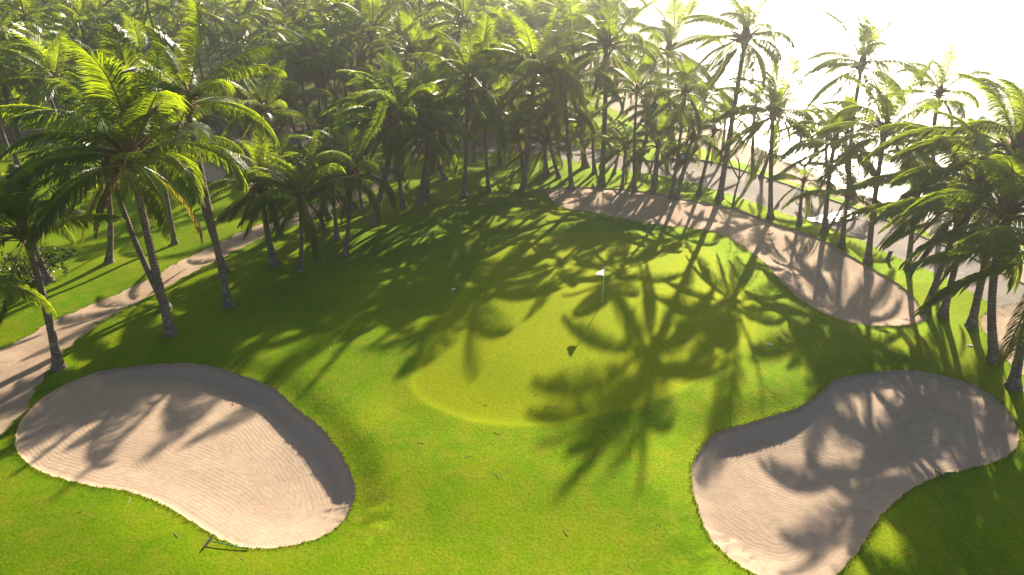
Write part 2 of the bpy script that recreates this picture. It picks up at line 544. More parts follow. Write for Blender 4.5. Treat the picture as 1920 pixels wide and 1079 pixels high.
def build_site():
    regs = [("sand_bunker", R_A, M_SAND), ("sand_bunker", R_B, M_SAND), ("sand_bunker", R_C, M_SANDPINK), ("sand_bunker", R_D, M_SANDPINK),
            ("sand_path", R_PATH, M_PATH), ("sand_apron", R_E, M_PATH), ("putting_green", R_GREEN, M_GREEN), ("road", R_ROAD, M_ROAD)]
    pts = []; edges = []
    def loop(poly, closed=True):
        o = len(pts)
        pts.extend([tuple(p) for p in poly])
        n = len(poly)
        for i in range(n if closed else n - 1): edges.append((o + i, o + (i + 1) % n))
    for _, poly, _ in regs: loop(poly)
    loop(R_WATER)
    loop(R_BEACH, False)
    X0, X1, Y0, Y1 = -840, 840, -80, 840
    loop(np.array([(X0, Y0), (X1, Y0), (X1, Y1), (X0, Y1)]))
    extra = []
    for poly in (R_A, R_B, R_C, R_D, R_GREEN):
        t = np.roll(poly, -1, 0) - np.roll(poly, 1, 0)
        n = np.stack([t[:, 1], -t[:, 0]], 1); n /= np.linalg.norm(n, axis=1)[:, None]
        for s_ in ((.06, .3, .6, .9, 1.25, 1.6, -.2, -.5, -.9, -1.4) if poly is not R_GREEN else (.16, .4, -.14, -.3, -.45)):
            Q = np.vstack([poly + n * s_, poly - n * s_])
            d, _ = edge_dist(Q, poly)
            ins = inside(Q, poly)
            ok = (d > abs(s_) * .85) & (ins == (s_ > 0))
            extra.append(Q[ok])
    def grid(x0, x1, y0, y1, st):
        gx, gy = np.meshgrid(np.arange(x0, x1, st), np.arange(y0, y1, st))
        g = np.stack([gx.ravel(), gy.ravel()], 1)
        return g + rng.uniform(-.3, .3, g.shape) * st
    g1 = grid(-34, 34, 12, 66, .6)
    g1 = g1[np.abs(g1[:, 0]) < 8 + g1[:, 1] * .75]
    extra.append(g1)
    g2 = grid(-130, 110, 5, 200, 3.5)
    m = ~((np.abs(g2[:, 0]) < 34) & (np.abs(g2[:, 0]) < 8 + g2[:, 1] * .75) & (g2[:, 1] > 12) & (g2[:, 1] < 66))
    extra.append(g2[m])
    g3 = grid(-820, 820, -70, 830, 30)
    m = ~((g3[:, 0] > -132) & (g3[:, 0] < 112) & (g3[:, 1] > 3) & (g3[:, 1] < 202))
    extra.append(g3[m])
    E_ = np.vstack(extra)
    # keep free points off the constraint lines
    keep = np.ones(len(E_), bool)
    for _, poly, _ in regs:
        d, _ = edge_dist(E_, poly); keep &= d > .045
    E_ = E_[keep]
    allp = [Vector((float(a), float(b))) for a, b in pts] + [Vector((float(a), float(b))) for a, b in E_]
    V2, _, F, _, _, _ = delaunay_2d_cdt(allp, edges, [], 0, 1e-4)
    V2 = np.array([(v.x, v.y) for v in V2])
    F = np.array([f for f in F if len(f) == 3])
    cen = V2[F].mean(1)
    lab = np.full(len(F), -1)
    beach = inside(cen, R_BEACH)
    wat = inside(cen, R_WATER)
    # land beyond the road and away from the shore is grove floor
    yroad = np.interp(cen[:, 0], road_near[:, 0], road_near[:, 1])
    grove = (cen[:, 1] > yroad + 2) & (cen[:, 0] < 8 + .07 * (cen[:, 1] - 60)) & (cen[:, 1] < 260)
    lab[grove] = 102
    lab[beach] = 100
    lab[wat] = 101
    for i, (_, poly, _) in enumerate(regs[::-1]):
        lab[inside(cen, poly)] = len(regs) - 1 - i
    H, wall, rk = site_height(V2)
    V3 = np.column_stack([V2, H])
    ig = inside(V2, R_GREEN); dg, _ = edge_dist(V2, R_GREEN)
    wall = np.where(ig & (wall == 0), 1 - sstep(dg / .15), np.where((wall == 0) & (dg < 1.6) & ~ig, 1 - sstep((dg - .12) / .3), wall))
    def part(name, mask, mat, label):
        f = F[mask]
        if not len(f): return
        u, inv = np.unique(f, return_inverse=True)
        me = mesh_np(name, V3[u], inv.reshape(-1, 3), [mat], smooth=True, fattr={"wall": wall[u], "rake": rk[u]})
        o = link_mesh(name, me)
        tag(o, label, None, None, 'structure')
    names = ["large raked bunker with a steep dark far wall, left of the green approach", "pale bunker with a waist, to the right of the green approach",
             "long pinkish bunker curving along the grass strip by the road", "small shaded bunker behind the sandy path",
             "sandy cart path curving between the palms", "sandy ground at the right edge beside a palm", "bright yellow green putting surface with palm shadows", "worn grey road behind the bunkers"]
    for i, (nm, _, mt) in enumerate(regs): part(nm, lab == i, mt, names[i])
    part("lawn", lab == -1, M_LAWN, "mown lawn around green and bunkers")
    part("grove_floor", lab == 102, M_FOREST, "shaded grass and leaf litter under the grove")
    part("beach", lab == 100, M_BEACH, "pale strip of beach sand along the water")
    part("seabed", lab == 101, M_BEACH, "sand under the water")
    f = F[lab == 101]; u, inv = np.unique(f, return_inverse=True)
    o = link_mesh("water", mesh_np("water", np.column_stack([V2[u], np.full(len(u), -.545)]), inv.reshape(-1, 3), [M_WATER]))
    tag(o, "glaring sea water beyond the palms", None, None, 'structure')
    # kerbs
    for nm, line, side in (("kerb", road_far, 1),):
        Q = line[(line[:, 0] > -20) & (line[:, 0] < 36)]
        if Q[0, 0] > Q[-1, 0]: Q = Q[::-1]
        t = np.gradient(Q, axis=0); t /= np.linalg.norm(t, axis=1)[:, None]
        n = np.stack([-t[:, 1], t[:, 0]], 1) * side
        V = []; Fk = []
        hh = site_height(Q + n * .02)[0]
        for i in range(len(Q)):
            for (o_, z_) in ((0.02, -.15), (0.02, .07), (.16, .08), (.16, -.15)):
                p = Q[i] + n[i] * o_
                V.append((p[0], p[1], hh[i] + z_))
        for i in range(len(Q) - 1):
            for k in range(3):
                a = i * 4 + k
                q = (a, a + 1, a + 5, a + 4)
                Fk.append(q if side < 0 else q[::-1])
        o = link_mesh(nm, mesh_np(nm, V, Fk, [M_KERB]))
        tag(o, "dark kerb along the far side of the road", None, None, 'structure')
build_site()

def fringe():
    r = np.random.default_rng(21)
    V = []; F = []
    for poly, dens, hh in ((R_A, 55, .075), (R_B, 55, .075), (R_C, 22, .08), (R_D, 10, .08), (R_PATH, 26, .09), (R_E, 16, .09), (road_near, 10, .10)):
        n = len(poly)
        for i in range(n if poly is not road_near else n - 1):
            a = poly[i]; b = poly[(i + 1) % n]
            L = np.linalg.norm(b - a)
            mid = (a + b) / 2
            if L > 8 or mid[1] > 90 or abs(mid[0]) > 45: continue
            k = int(L * dens)
            if k == 0: continue
            t = r.random(k)[:, None]
            nrm = np.array([b[1] - a[1], a[0] - b[0]]) / max(L, 1e-6)
            if poly is not road_near and inside(np.array([mid + nrm * .05]), poly)[0]: nrm = -nrm
            if poly is road_near and nrm[1] > 0: nrm = -nrm
            Q = a + (b - a) * t + nrm * (np.abs(r.normal(0, .07, k)) - .01)[:, None]
            for q in Q:
                z = 0
                V_z.append(q)
                an = r.uniform(0, 6.283); d = np.array([math.cos(an), math.sin(an)])
                h = hh * r.uniform(.5, 1.3); w = .012 + h * .1
                blades.append((d, h, w, r.uniform(-.6, .6) * h, r.uniform(-.6, .6) * h))
    Z = site_height(np.array(V_z))[0]
    for q, z, (d, h, w, ox, oy) in zip(V_z, Z, blades):
        o = len(V)
        V += [(q[0] - d[0] * w, q[1] - d[1] * w, z - .01), (q[0] + d[0] * w, q[1] + d[1] * w, z - .01), (q[0] + ox, q[1] + oy, z + h)]
        F.append((o, o + 1, o + 2))
    o = link_mesh("grass", mesh_np("grass", V, F, [M_BLADE]))
    tag(o, "longer grass blades along bunker, path and road edges", None, None, 'stuff')
V_z = []; blades = []
M_BLADE = leaf_mat("grass blade", (.07,.13,.006), (.14,.19,.008), (.30,.36,.01), .4, .6)
fringe()

# ------------------------------------------------------------------ palms
WIND = np.array([-1.0, -.15, 0.0])

def frond_geo(az, el, length, droop, nl, r, leaf=.95, wind=1.0, width=.062, sag=1.0, segs=3, rach=True):
    N = 15
    d = np.array([math.cos(az) * math.cos(el), math.sin(az) * math.cos(el), math.sin(el)])
    P = [np.zeros(3)]; T = [d.copy()]
    step = length / (N - 1)
    for i in range(1, N):
        t = i / (N - 1)
        d = d + np.array([0, 0, -1.0]) * droop * (.045 + .15 * t) + WIND * wind * (.012 + .05 * t) * .8
        d /= np.linalg.norm(d)
        P.append(P[-1] + d * step); T.append(d.copy())
    P = np.array(P); T = np.array(T)
    V = []; F = []; mi = []
    def frame(t):
        up = np.array([0, 0, 1.0])
        s = np.cross(t, up)
        if np.linalg.norm(s) < .15: s = np.cross(t, np.array([math.cos(az), math.sin(az), 0.])) + s
        if np.linalg.norm(s) < 1e-3: s = np.array([1., 0, 0])
        s /= np.linalg.norm(s)
        return s, np.cross(s, t)
    if rach:
        for i in range(N):
            s, n = frame(T[i])
            w = .055 * (1 - i / (N - 1)) ** .8 + .007
            V += [P[i] - s * w, P[i] + s * w, P[i] + n * w * .5, P[i] - n * w * .6]
        for i in range(N - 1):
            a = i * 4
            for (p, q) in ((0, 2), (2, 1), (1, 3), (3, 0)):
                F.append((a + p, a + q, a + 4 + q, a + 4 + p)); mi.append(1)
    for k in range(nl):
        tt = .17 + .83 * (k + r.uniform(-.3, .3)) / nl
        tt = min(max(tt, .16), .995)
        f = tt * (N - 1); i = min(int(f), N - 2); u = f - i
        p0 = P[i] * (1 - u) + P[i + 1] * u
        t = T[i] * (1 - u) + T[i + 1] * u; t /= np.linalg.norm(t)
        s, n = frame(t)
        prof = min(1.0, .55 + 1.5 * (tt - .16)) * (1.0 - .62 * max(0, (tt - .45) / .55) ** 1.6)
        ang = math.radians(64 - 36 * tt)
        for sd in (-1, 1):
            L = leaf * prof * r.uniform(.88, 1.1)
            if r.random() < .03: continue
            d = t * math.cos(ang) + s * sd * math.sin(ang) + n * (.28 - .1 * tt)
            d = d + r.normal(0, .05, 3)
            d /= np.linalg.norm(d)
            w = width * (1.0 if tt < .8 else .75) * r.uniform(.8, 1.2)
            pts = [p0]
            for j in range(segs):
                d = d + np.array([0, 0, -1.]) * (.26 + .22 * j) * sag + WIND * .10 * wind
                d /= np.linalg.norm(d)
                pts.append(pts[-1] + d * L / segs)
            wv = t - d * (t @ d); wv /= max(np.linalg.norm(wv), 1e-5)
            o = len(V)
            ws = [.55, 1.0, .8]
            for j in range(segs):
                V += [pts[j] - wv * w * ws[j] * .5, pts[j] + wv * w * ws[j] * .5]
            V.append(pts[-1])
            for j in range(segs - 1):
                a = o + 2 * j
                F.append((a, a + 1, a + 3, a + 2)); mi.append(0)
            a = o + 2 * (segs - 1)
            F.append((a, a + 1, o + 2 * segs)); mi.append(0)
    return V, F, mi

NAZ = 10
ELS = [84, 68, 54, 40, 26, 12, -4, -22, -42]
def frond_lib(tagname, seed, wind, nl, leaf, sag, mat, stem):
    lib = {}
    r = np.random.default_rng(seed)
    for ie, el in enumerate(ELS):
        for ia in range(NAZ):
            az = 2 * math.pi * ia / NAZ
            young = el > 60
            V, F, mi = frond_geo(az, math.radians(el + r.uniform(-5, 5)), 5.0 * (.82 if el > 75 else 1.0) * r.uniform(.86, 1.1), (.58 if young else .74) * r.uniform(.7, 1.35), nl, r,
                                 leaf=leaf * (.85 if young else 1.0), wind=wind * r.uniform(.6, 1.3), sag=sag * (.55 if young else 1.0))
            lib[(ie, ia)] = mesh_np(tagname, V, F, [mat, stem], mi)
    return lib
LIB = frond_lib("frond", 11, 1.3, 96, 1.38, 1.1, M_FROND, M_STEM)
LIB2 = frond_lib("frond", 12, 1.6, 88, 1.3, 1.25, M_FROND, M_STEM)
OLD = {}
r_ = np.random.default_rng(5)
for ie in (7, 8):
    for ia in range(NAZ):
        V, F, mi = frond_geo(2 * math.pi * ia / NAZ, math.radians(ELS[ie] - 12), 4.2, 1.0, 56, r_, leaf=.8, sag=1.4)
        OLD[(ie, ia, 0)] = mesh_np("frond", V, F, [M_FROND_OLD, M_STEM], mi)
        OLD[(ie, ia, 1)] = mesh_np("frond", V, F, [M_FROND_DEAD, M_STEM_DEAD], mi)

def nut_mesh():
    bm = bmesh.new()
    bmesh.ops.create_icosphere(bm, subdivisions=2, radius=.14)
    for v in bm.verts: v.co.z *= 1.25; v.co.x *= 1 + .1 * (v.co.z > 0)
    me = bpy.data.meshes.new("coconut"); bm.to_mesh(me); bm.free()
    me.materials.append(M_NUT)
    for p in me.polygons: p.use_smooth = True
    return me
NUT = nut_mesh()
def sheath_mesh(seed):
    r = random.Random(seed); m = MB()
    m.tube([(0, 0, -.55), (0, 0, -.25), (0, 0, .1), (0, 0, .5), (0, 0, .9)], [.16, .24, .30, .20, .05], 9)
    for k in range(16):
        a = k * 2.4; e = r.uniform(-.1, 1.0)
        d = Vector((math.cos(a) * math.cos(e), math.sin(a) * math.cos(e), math.sin(e)))
        b = Vector((math.cos(a) * .16, math.sin(a) * .16, r.uniform(-.3, .2)))
        m.tube([b, b + d * .35 + Vector((0, 0, .05)), b + d * .7], [.085, .06, .045], 4)
    return mesh_np("leaf_sheath", m.V, m.F, [M_FIBRE], smooth=True)
SHEATHS = [sheath_mesh(i) for i in range(3)]
def flower_mesh(seed):
    r = random.Random(seed); m = MB()
    for k in range(16):
        a = r.uniform(-.9, .9); b = r.uniform(-.9, .9)
        m.tube([(0, 0, 0), (.3 + a * .1, b * .2, -.05), (.55 + .15 * a, b * .45, -.3 - .2 * abs(a))], [.02, .02, .006], 3)
    return mesh_np("flower_stalk", m.V, m.F, [M_FLOWER])
FLOWERS = [flower_mesh(i) for i in range(2)]

def trunk_geo(lean, h, r0, r1, rings, curve, r, flare=1.0):
    m = MB()
    n = max(10, int(h / .17)) if rings else 14
    pts = []; rad = []
    wx, wy = r.uniform(-.12, .12), r.uniform(-.12, .12)
    def at(t):
        k = 1 - (1 - t) ** curve
        s = math.sin(math.pi * t * 1.3) * h * .05
        return Vector((lean[0] * k + wx * s, lean[1] * k + wy * s, h * t))
    for i in range(n + 1):
        t = i / n
        z = h * t
        rr = r0 + (r1 - r0) * t ** .8 + r0 * .75 * flare * math.exp(-z / .32) + .04 * math.exp(-z / 1.3)
        rr *= 1 + r.uniform(-.03, .03)
        p = at(t)
        if i == 0: p.z -= .25; rr *= 1.08
        pts.append(p); rad.append(rr)
        if rings and 0 < i < n:
            p2 = at(t + .35 / n)
            pts.append(p2); rad.append(rr * .90)
    m.tube(pts, rad, 9 if rings else 6)
    return m

def palm(base, lean, h, label, nf=26, scale=1.0, r0=.17, near=True, nuts=0, flower=0, seed=0, group=None, curve=1.7, windy=False, dead=2, top=84, bottom=-20, name="palm_tree", flare=1.0):
    r = random.Random(seed * 31 + 5)
    z0 = hz(*base)
    root = empty(name, (base[0], base[1], z0))
    tag(root, label, "palm tree", group)
    h = h - z0
    r0 *= 1.1
    t = trunk_geo(lean, h, r0, r0 * .7, near, curve, r, flare)
    t.build("trunk", M_TRUNK, root, smooth=True)
    c = Vector((lean[0], lean[1], h))
    sh = link_mesh("leaf_sheath", SHEATHS[seed % 3], root, c)
    sh.rotation_euler = (0, 0, r.uniform(0, 6)); sh.scale = [scale * (r0 / .17)] * 3
    lib = LIB2 if windy or r.random() < .45 else LIB
    tint = r.random()
    a0 = r.uniform(0, 6.28)
    nf = max(11, int(nf * .86))
    for i in range(nf):
        q = i / (nf - 1)
        el = top - (top - bottom) * q ** .9 + r.uniform(-11, 11)
        ie = min(range(len(ELS)), key=lambda k: abs(ELS[k] - el))
        az = (a0 + i * 2.39996 + r.uniform(-.25, .25)) % (2 * math.pi)
        ia = int(round(az / (2 * math.pi) * NAZ)) % NAZ
        me = lib[(ie, ia)]
        lab = None
        if ie >= 6 and q > .85 and dead > 0:
            kind = 1 if r.random() < .4 else 0
            me = OLD[(max(ie, 7), ia, kind)]; dead -= 1
            lab = "dry brown hanging frond" if kind else "yellowing lower frond"
        f = link_mesh("frond", me, root, c + Vector((math.cos(az) * .1, math.sin(az) * .1, .25 - .55 * q)) * scale)
        f.color = (tint, tint, tint, 1)
        f.rotation_euler = (0, 0, az - 2 * math.pi * ia / NAZ)
        s = scale * r.uniform(.88, 1.1) * (.8 if i < 2 else 1)
        f.scale = (s, s, s)
        if lab: f['label'] = lab
    for k in range(nuts):
        a = a0 + 1.1 + (k % 5) * .33 + (3.1 if k > 4 else 0)
        n = link_mesh("coconut", NUT, root, c + Vector((math.cos(a) * (.34 + .04 * (k % 3)), math.sin(a) * (.34 + .04 * (k % 3)), -.45 - .16 * (k % 4))))
        n.rotation_euler = (r.uniform(-.4, .4), r.uniform(-.4, .4), r.uniform(0, 6))
    for k in range(flower):
        fl = link_mesh("flower_stalk", FLOWERS[k % 2], root, c + Vector((0, 0, -.1)))
        fl.rotation_euler = (0, 0, a0 + k * 2.2)
    return root

def P(b, c, label, nf=26, s=1.0, r0=.17, lean=0.0, seed=[100], **k):
    seed[0] += 1
    base = ground(*b)
    lx, ly, h = above(base, c[0], c[1], lean)
    return palm(base, (lx, ly), h, label, nf, s, r0, seed=seed[0], **k)

# --- palms left of the green
P((322,630), (242,292), "tall ringed coconut palm with hanging coconuts, beside the sandy path above the left bunker", 28, 1.22, .21, nuts=9, flower=2, curve=2.0, bottom=-2)
P((312,577), (207,318), "slanting palm with lichen grey foot just behind the big coconut palm on the path edge", 18, .85, .17)
P((110,690), (47,440), "brown trunked palm at the path edge nearest the left bunker", 19, 0.86, .18, curve=2.2, dead=3, bottom=8)
P((205,495), (188,270), "straight dark palm standing alone on the sunlit lawn across the path", 14, 0.85, .17, dead=0, bottom=-5)
P((92,530), (40,400), "swollen footed palm beside the dark leafy sapling on the sunlit lawn", 11, 0.7, .2, curve=1.4, bottom=12)
P((428,570), (350,190), "leaning palm with pale lichen foot on the right edge of the path", 22, 0.98, .18, curve=1.6, flower=1, bottom=-4)
P((425,515), (345,255), "slender palm half hidden behind the leaning lichen footed palm", 11, 0.7, .15, bottom=0)
P((328,458), (290,255), "thin dark palm in the middle of the lawn across the path", 13, 0.75, .14, bottom=-5)
P((515,498), (487,352), "short thick ringed palm at the front left of the low cluster by the path", 20, .72, .19)
P((525,445), (493,318), "short palm with a pale foot at the path edge behind the low cluster", 14, .66, .16)
P((563,508), (561,368), "short dark stemmed palm with a full crown at the front of the low cluster", 26, .82, .13, flower=0, windy=True)
P((603,432), (600,345), "short palm in the middle of the low cluster beside the path", 16, .62, .14)
P((618,410), (594,335), "short curved palm leaning over the sunlit path inside the low cluster", 14, .6, .17)
P((632,450), (622,348), "slim grey palm at the right of the low cluster", 16, .64, .13)
P((647,475), (655,322), "low cluster palm with orange heart and two arched golden fronds to its right", 24, .86, .14, flower=2, windy=True)
P((681,400), (668,300), "slim pale footed palm just right of the low cluster", 14, .66, .12)
P((697,388), (690,305), "slim palm close behind the pale footed one at the path end", 14, .62, .11)
P((700,418), (743,222), "thick dark palm curving right, with a large crown above the path end", 28, 1.06, .22, lean=.6, curve=1.1, flower=1)
P((757,393), (733,205), "long pale palm with whitish lower trunk leaning left behind the thick curved palm", 18, .95, .16)
P((787,385), (806,243), "stout grey palm at the left of the pair on the shaded lawn", 22, .92, .22, curve=1.2)
P((801,377), (797,190), "grey palm with whitish foot at the right of the pair on the shaded lawn", 20, .98, .19)
P((836,340), (813,258), "small palm with a flared foot between the pair and the road", 20, .78, .17, curve=2.4)
P((870,368), (876,158), "tall thin ringed palm in the middle of the shaded lawn", 28, 1.05, .16, flower=1, bottom=-34)
P((916,358), (908,172), "slim palm with whitish foot right of the tall thin ringed palm", 24, 1.0, .15)
P((890,304), (888,205), "grey palm near the road with a sunlit patch at its foot", 18, .85, .17)
P((938,312), (934,205), "dark palm near the road behind the whitish footed slim palm", 20, .9, .19)
P((980,355), (1001,128), "tall ringed palm with a wide dark foot at the left tip of the long bunker", 32, 1.1, .19, curve=1.5, nuts=4, bottom=-36)
P((982,315), (970,225), "palm near the road behind the tall ringed palm", 18, .85, .16)
P((1024,326), (1022,268), "short fat palm with low crown between lawn and road", 22, .80, .2)
P((1048,334), (1024,200), "slim pale palm leaning left beside the short fat palm", 20, .95, .14)
P((1048,306), (1046,190), "thick straight palm at the road edge behind the slim pale palm", 20, .95, .2)
P((1072,352), (1057,163), "smooth pale grey palm with a bend at the corner of the long bunker", 28, 1.1, .18, curve=.9, flower=1)
P((1098,315), (1090,225), "hazy thick palm near the road right of the bent pale palm", 20, 0.72, .26)
P((1115,326), (1112,250), "small palm beside the hazy thick palm on the grass strip", 14, 0.6, .15, bottom=-26, dead=1)
P((1128,346), (1139,88), "very tall stout palm at the top edge of the long bunker", 30, 0.95, .23, curve=1.2, dead=1, bottom=-38)
P((1150,327), (1160,282), "low bushy palm at the left of the bushy pair by the road", 15, 0.58, .11, windy=True, bottom=-26, dead=1)
P((1166,356), (1172,278), "low bushy palm with combed fronds at the bunker edge", 18, 0.69, .11, windy=True, bottom=-26, dead=1)
P((1190,361), (1194,172), "slender pole straight palm with orange heart behind the bushy pair", 18, 0.78, .13, flower=1, bottom=-26, dead=1)
P((1193,335), (1226,205), "thick palm leaning right over the road from the grass strip", 17, 0.78, .21, curve=1.0, bottom=-26, dead=1)
P((1224,364), (1233,272), "short palm with drooping arched fronds and dark flared foot at bunker edge", 17, 0.67, .15, curve=1.5, bottom=-26, dead=1)
P((1229,346), (1240,215), "slim palm close behind the short drooping palm", 13, 0.64, .13, bottom=-26, dead=1)
P((1258,370), (1285,172), "tall slim palm with a grey trunk left of the planting bed", 20, 0.8, .14, flower=1, bottom=-26, dead=1)
P((1268,372), (1300,258), "curved palm with thick twisted foot in front of the planting bed", 17, 0.69, .17, curve=.8, bottom=-26, dead=1)
P((1310,364), (1339,246), "leaning brown palm on the grass strip facing the road bend", 17, 0.69, .15, curve=.9, bottom=-26, dead=1)
P((1349,374), (1397,72), "tallest thick palm leaning right beside the bare shrub", 32, 0.92, .22, curve=1.3, dead=1, bottom=-42)
P((1445,408), (1450,212), "tall straight palm with wide arched crown on the grass strip", 28, 0.9, .17, curve=1.2, flower=1, dead=1, bottom=-34)
P((1498,423), (1507,340), "short palm with a dark thin trunk left of the white sheet", 15, 0.64, .12, bottom=-26, dead=1)
P((1545,440), (1565,270), "grey palm in front of the white sheet on the road", 18, 0.82, .16, dead=1, bottom=-14)
P((1578,464), (1592,365), "short smooth palm right in front of the white sheet with hanging fronds", 15, 0.66, .13, dead=1, bottom=-12)
P((1628,489), (1660,246), "tall ringed palm with black flared foot beside the low dark post", 26, 0.9, .17, curve=1.3, windy=True, dead=1, bottom=-30)
P((1703,505), (1727,345), "slim palm between the low dark post and the right hand crowns", 14, 0.78, .15, bottom=-8)
P((1735,582), (1800,400), "palm with its foot hidden by fronds at the near tip of the long bunker", 24, 0.95, .16, bottom=-20)
P((1768,592), (1830,350), "palm with hidden foot at the lit grass between the two right bunkers", 26, 1.02, .16, bottom=-34)
P((1821,614), (1905,285), "tall palm with sweeping golden edged fronds at the right edge", 24, 1.1, .18, nuts=3, windy=True, bottom=-20)
P((1865,676), (1888,400), "ringed palm with a broad dark foot beside the sandy ground at right", 20, 1.0, .19, bottom=-18)
P((1900,725), (1968,475), "leaning palm at the bottom right with a frond reaching over the lit grass", 22, 1.1, .19, nuts=3, bottom=-20)
P((-85,800), (-105,560), "palm cut by the left picture edge with one frond tip over the path", 14, 0.85, .18, bottom=-20)
P((497,340), (490,207), "stout ringed palm rising in front of the small shaded bunker", 18, 0.92, .2, flower=1, bottom=-2)
P((483,322), (454,254), "leaning palm with a small crown at the left of the small shaded bunker", 14, 0.66, .15, bottom=-8)
P((412,270), (402,214), "short dark palm on the pale kerb line behind the small shaded bunker", 16, .8, .14)
P((566,282), (539,192), "slanting palm with a sunlit trunk edge near the orange cone", 20, .95, .17)
P((581,252), (562,120), "pale slanting palm just right of the orange cone", 22, 1.05, .15)
P((601,262), (590,95), "tall straight palm on the road edge right of the orange cone", 15, 0.85, .15, bottom=0)
P((613,258), (607,150), "thick straight palm behind the low cluster at the road edge", 22, 1.05, .19)
P((660,248), (643,135), "palm leaning left at the road edge above the low cluster's golden fronds", 22, 1.0, .15)
P((300,262), (262,110), "tall palm across the lawn behind the big coconut palm", 20, 1.0, .17, bottom=-30)
P((668,242), (695,60), "tall palm with orange flower stalks high above the low cluster", 26, 1.15, .17, flower=3)
P((760,262), (770,95), "tall palm at the road edge between the thick curved palm and the pair", 24, 1.1, .17)
P((850,262), (868,45), "tall palm across the road above the middle of the shaded lawn", 24, 1.1, .16)
# --- palms beyond the road at right, against the water
P((1413,330), (1416,205), "dark palm across the road casting a long shadow right of the tall straight palm's foot", 13, 0.66, .16, bottom=-10)
P((1427,330), (1462,215), "palm across the road leaning toward the water", 15, 0.74, .15, bottom=-28)
P((1593,362), (1616,122), "tallest lone palm against the glaring water, crown fully open", 24, 1.0, .17, dead=0, bottom=-25)
P((1608,366), (1588,255), "palm at the beach edge under the tallest lone palm", 15, 0.78, .16, bottom=-28)
P((1560,350), (1552,250), "palm on the beach edge left of the tallest lone palm", 15, 0.7, .15, bottom=-28)
P((1768,425), (1762,175), "windblown palm on the beach edge near the right, narrow crown", 15, 0.7, .16, windy=True, bottom=-28)
P((1268,285), (1254,95), "tall palm across the road with a bright backlit crown over the water", 22, 1.1, .17, flower=1, bottom=-28)
P((1283,300), (1300,190), "palm rising from the planting bed across the road", 18, .92, .16, bottom=-28)
P((1302,283), (1322,180), "hazy palm standing on the sand behind the planting bed", 15, .85, .16, bottom=-28)
P((1352,302), (1362,215), "small palm on the sandy verge across the road", 13, .75, .13, bottom=-28)
P((1205,225), (1222,130), "dark leaning palm beyond the far sandy strip", 17, .95, .17, bottom=-28)
P((1165,215), (1180,120), "palm beside the far sandy strip in the glare", 17, .95, .17, bottom=-28)

# ------------------------------------------------------------------ distant grove: same kinds, too small to part the fronds
def crown_mesh(seed, nl=40):
    r = random.Random(seed); rr = np.random.default_rng(seed)
    V = []; F = []; mi = []
    nf = 20; a0 = r.uniform(0, 6)
    for i in range(nf):
        q = i / (nf - 1)
        el = math.radians(84 - 112 * q ** .92 + r.uniform(-11, 11)); az = a0 + i * 2.39996
        v, f, m = frond_geo(az, el, 4.5 * r.uniform(.85, 1.1), .75, nl, rr, leaf=1.25, wind=1.5, width=.10, segs=2)
        o = len(V)
        c = np.array([0, 0, .2 - .5 * q])
        V += [x + c for x in v]; F += [tuple(k + o for k in g) for g in f]; mi += m
    return mesh_np("crown", V, F, [M_FROND, M_STEM], mi)
CROWNS = [crown_mesh(s) for s in range(40, 46)]
def trunk_mesh(seed, h):
    r = random.Random(seed)
    m = trunk_geo((r.uniform(-1.3, 1.3), r.uniform(-.8, .8)), h, .17, .12, False, 1.5, r)
    me = mesh_np("trunk", m.V, m.F, [M_TRUNK], smooth=True)
    return me, Vector((0, 0, h)) + Vector(m.V[-1]) - Vector((0, 0, m.V[-1][2]))
TR = [trunk_mesh(60 + i, 8.0 + i * .9) for i in range(7)]
r = random.Random(99)
placed = [tuple(o.location[:2]) for o in COL.objects if o.name.startswith("palm_tree")]
far = []
def try_place(x0, x1, y0, y1, n, dmin):
    c = 0
    for _ in range(n * 30):
        if c >= n: break
        y = r.uniform(y0, y1); x = r.uniform(x0(y), x1(y))
        if any((x - a) ** 2 + (y - b) ** 2 < dmin ** 2 for a, b in placed): continue
        placed.append((x, y)); far.append((x, y)); c += 1
try_place(lambda y: -.85 * y - 4, lambda y: 7 + .03 * (y - 76), 77.5, 100, 28, 5.4)
try_place(lambda y: -.85 * y - 4, lambda y: 8 + .05 * (y - 76), 100, 135, 50, 5.4)
try_place(lambda y: -.85 * y - 6, lambda y: 10 + .05 * (y - 76), 135, 200, 70, 6)
try_place(lambda y: 5, lambda y: 14 + .03 * (y - 76), 84, 160, 14, 5)
try_place(lambda y: -.86 * y - 4, lambda y: -.64 * y, 62, 88, 16, 4.5)
for i, (x, y) in enumerate(far):
    if 48 < y < 64 and x > -40 or (x < -16 and y < 86 and x > -.64 * y): continue
    me, top = TR[r.randrange(7)]
    root = empty("palm_tree", (x, y, hz(x, y)), r.uniform(-.5, .5))
    tag(root, "coconut palm among many others in the dense grove beyond the road", "palm tree", "palms of the dense grove beyond the road")
    s = r.uniform(.85, 1.15)
    t = link_mesh("trunk", me, root); t.scale = (1, 1, s)
    c = link_mesh("crown", CROWNS[r.randrange(6)], root, Vector((top.x, top.y, top.z * s)))
    k = r.uniform(1.1, 1.4); c.scale = (k, k, k)
    c.color = [r.random()] * 3 + [1]

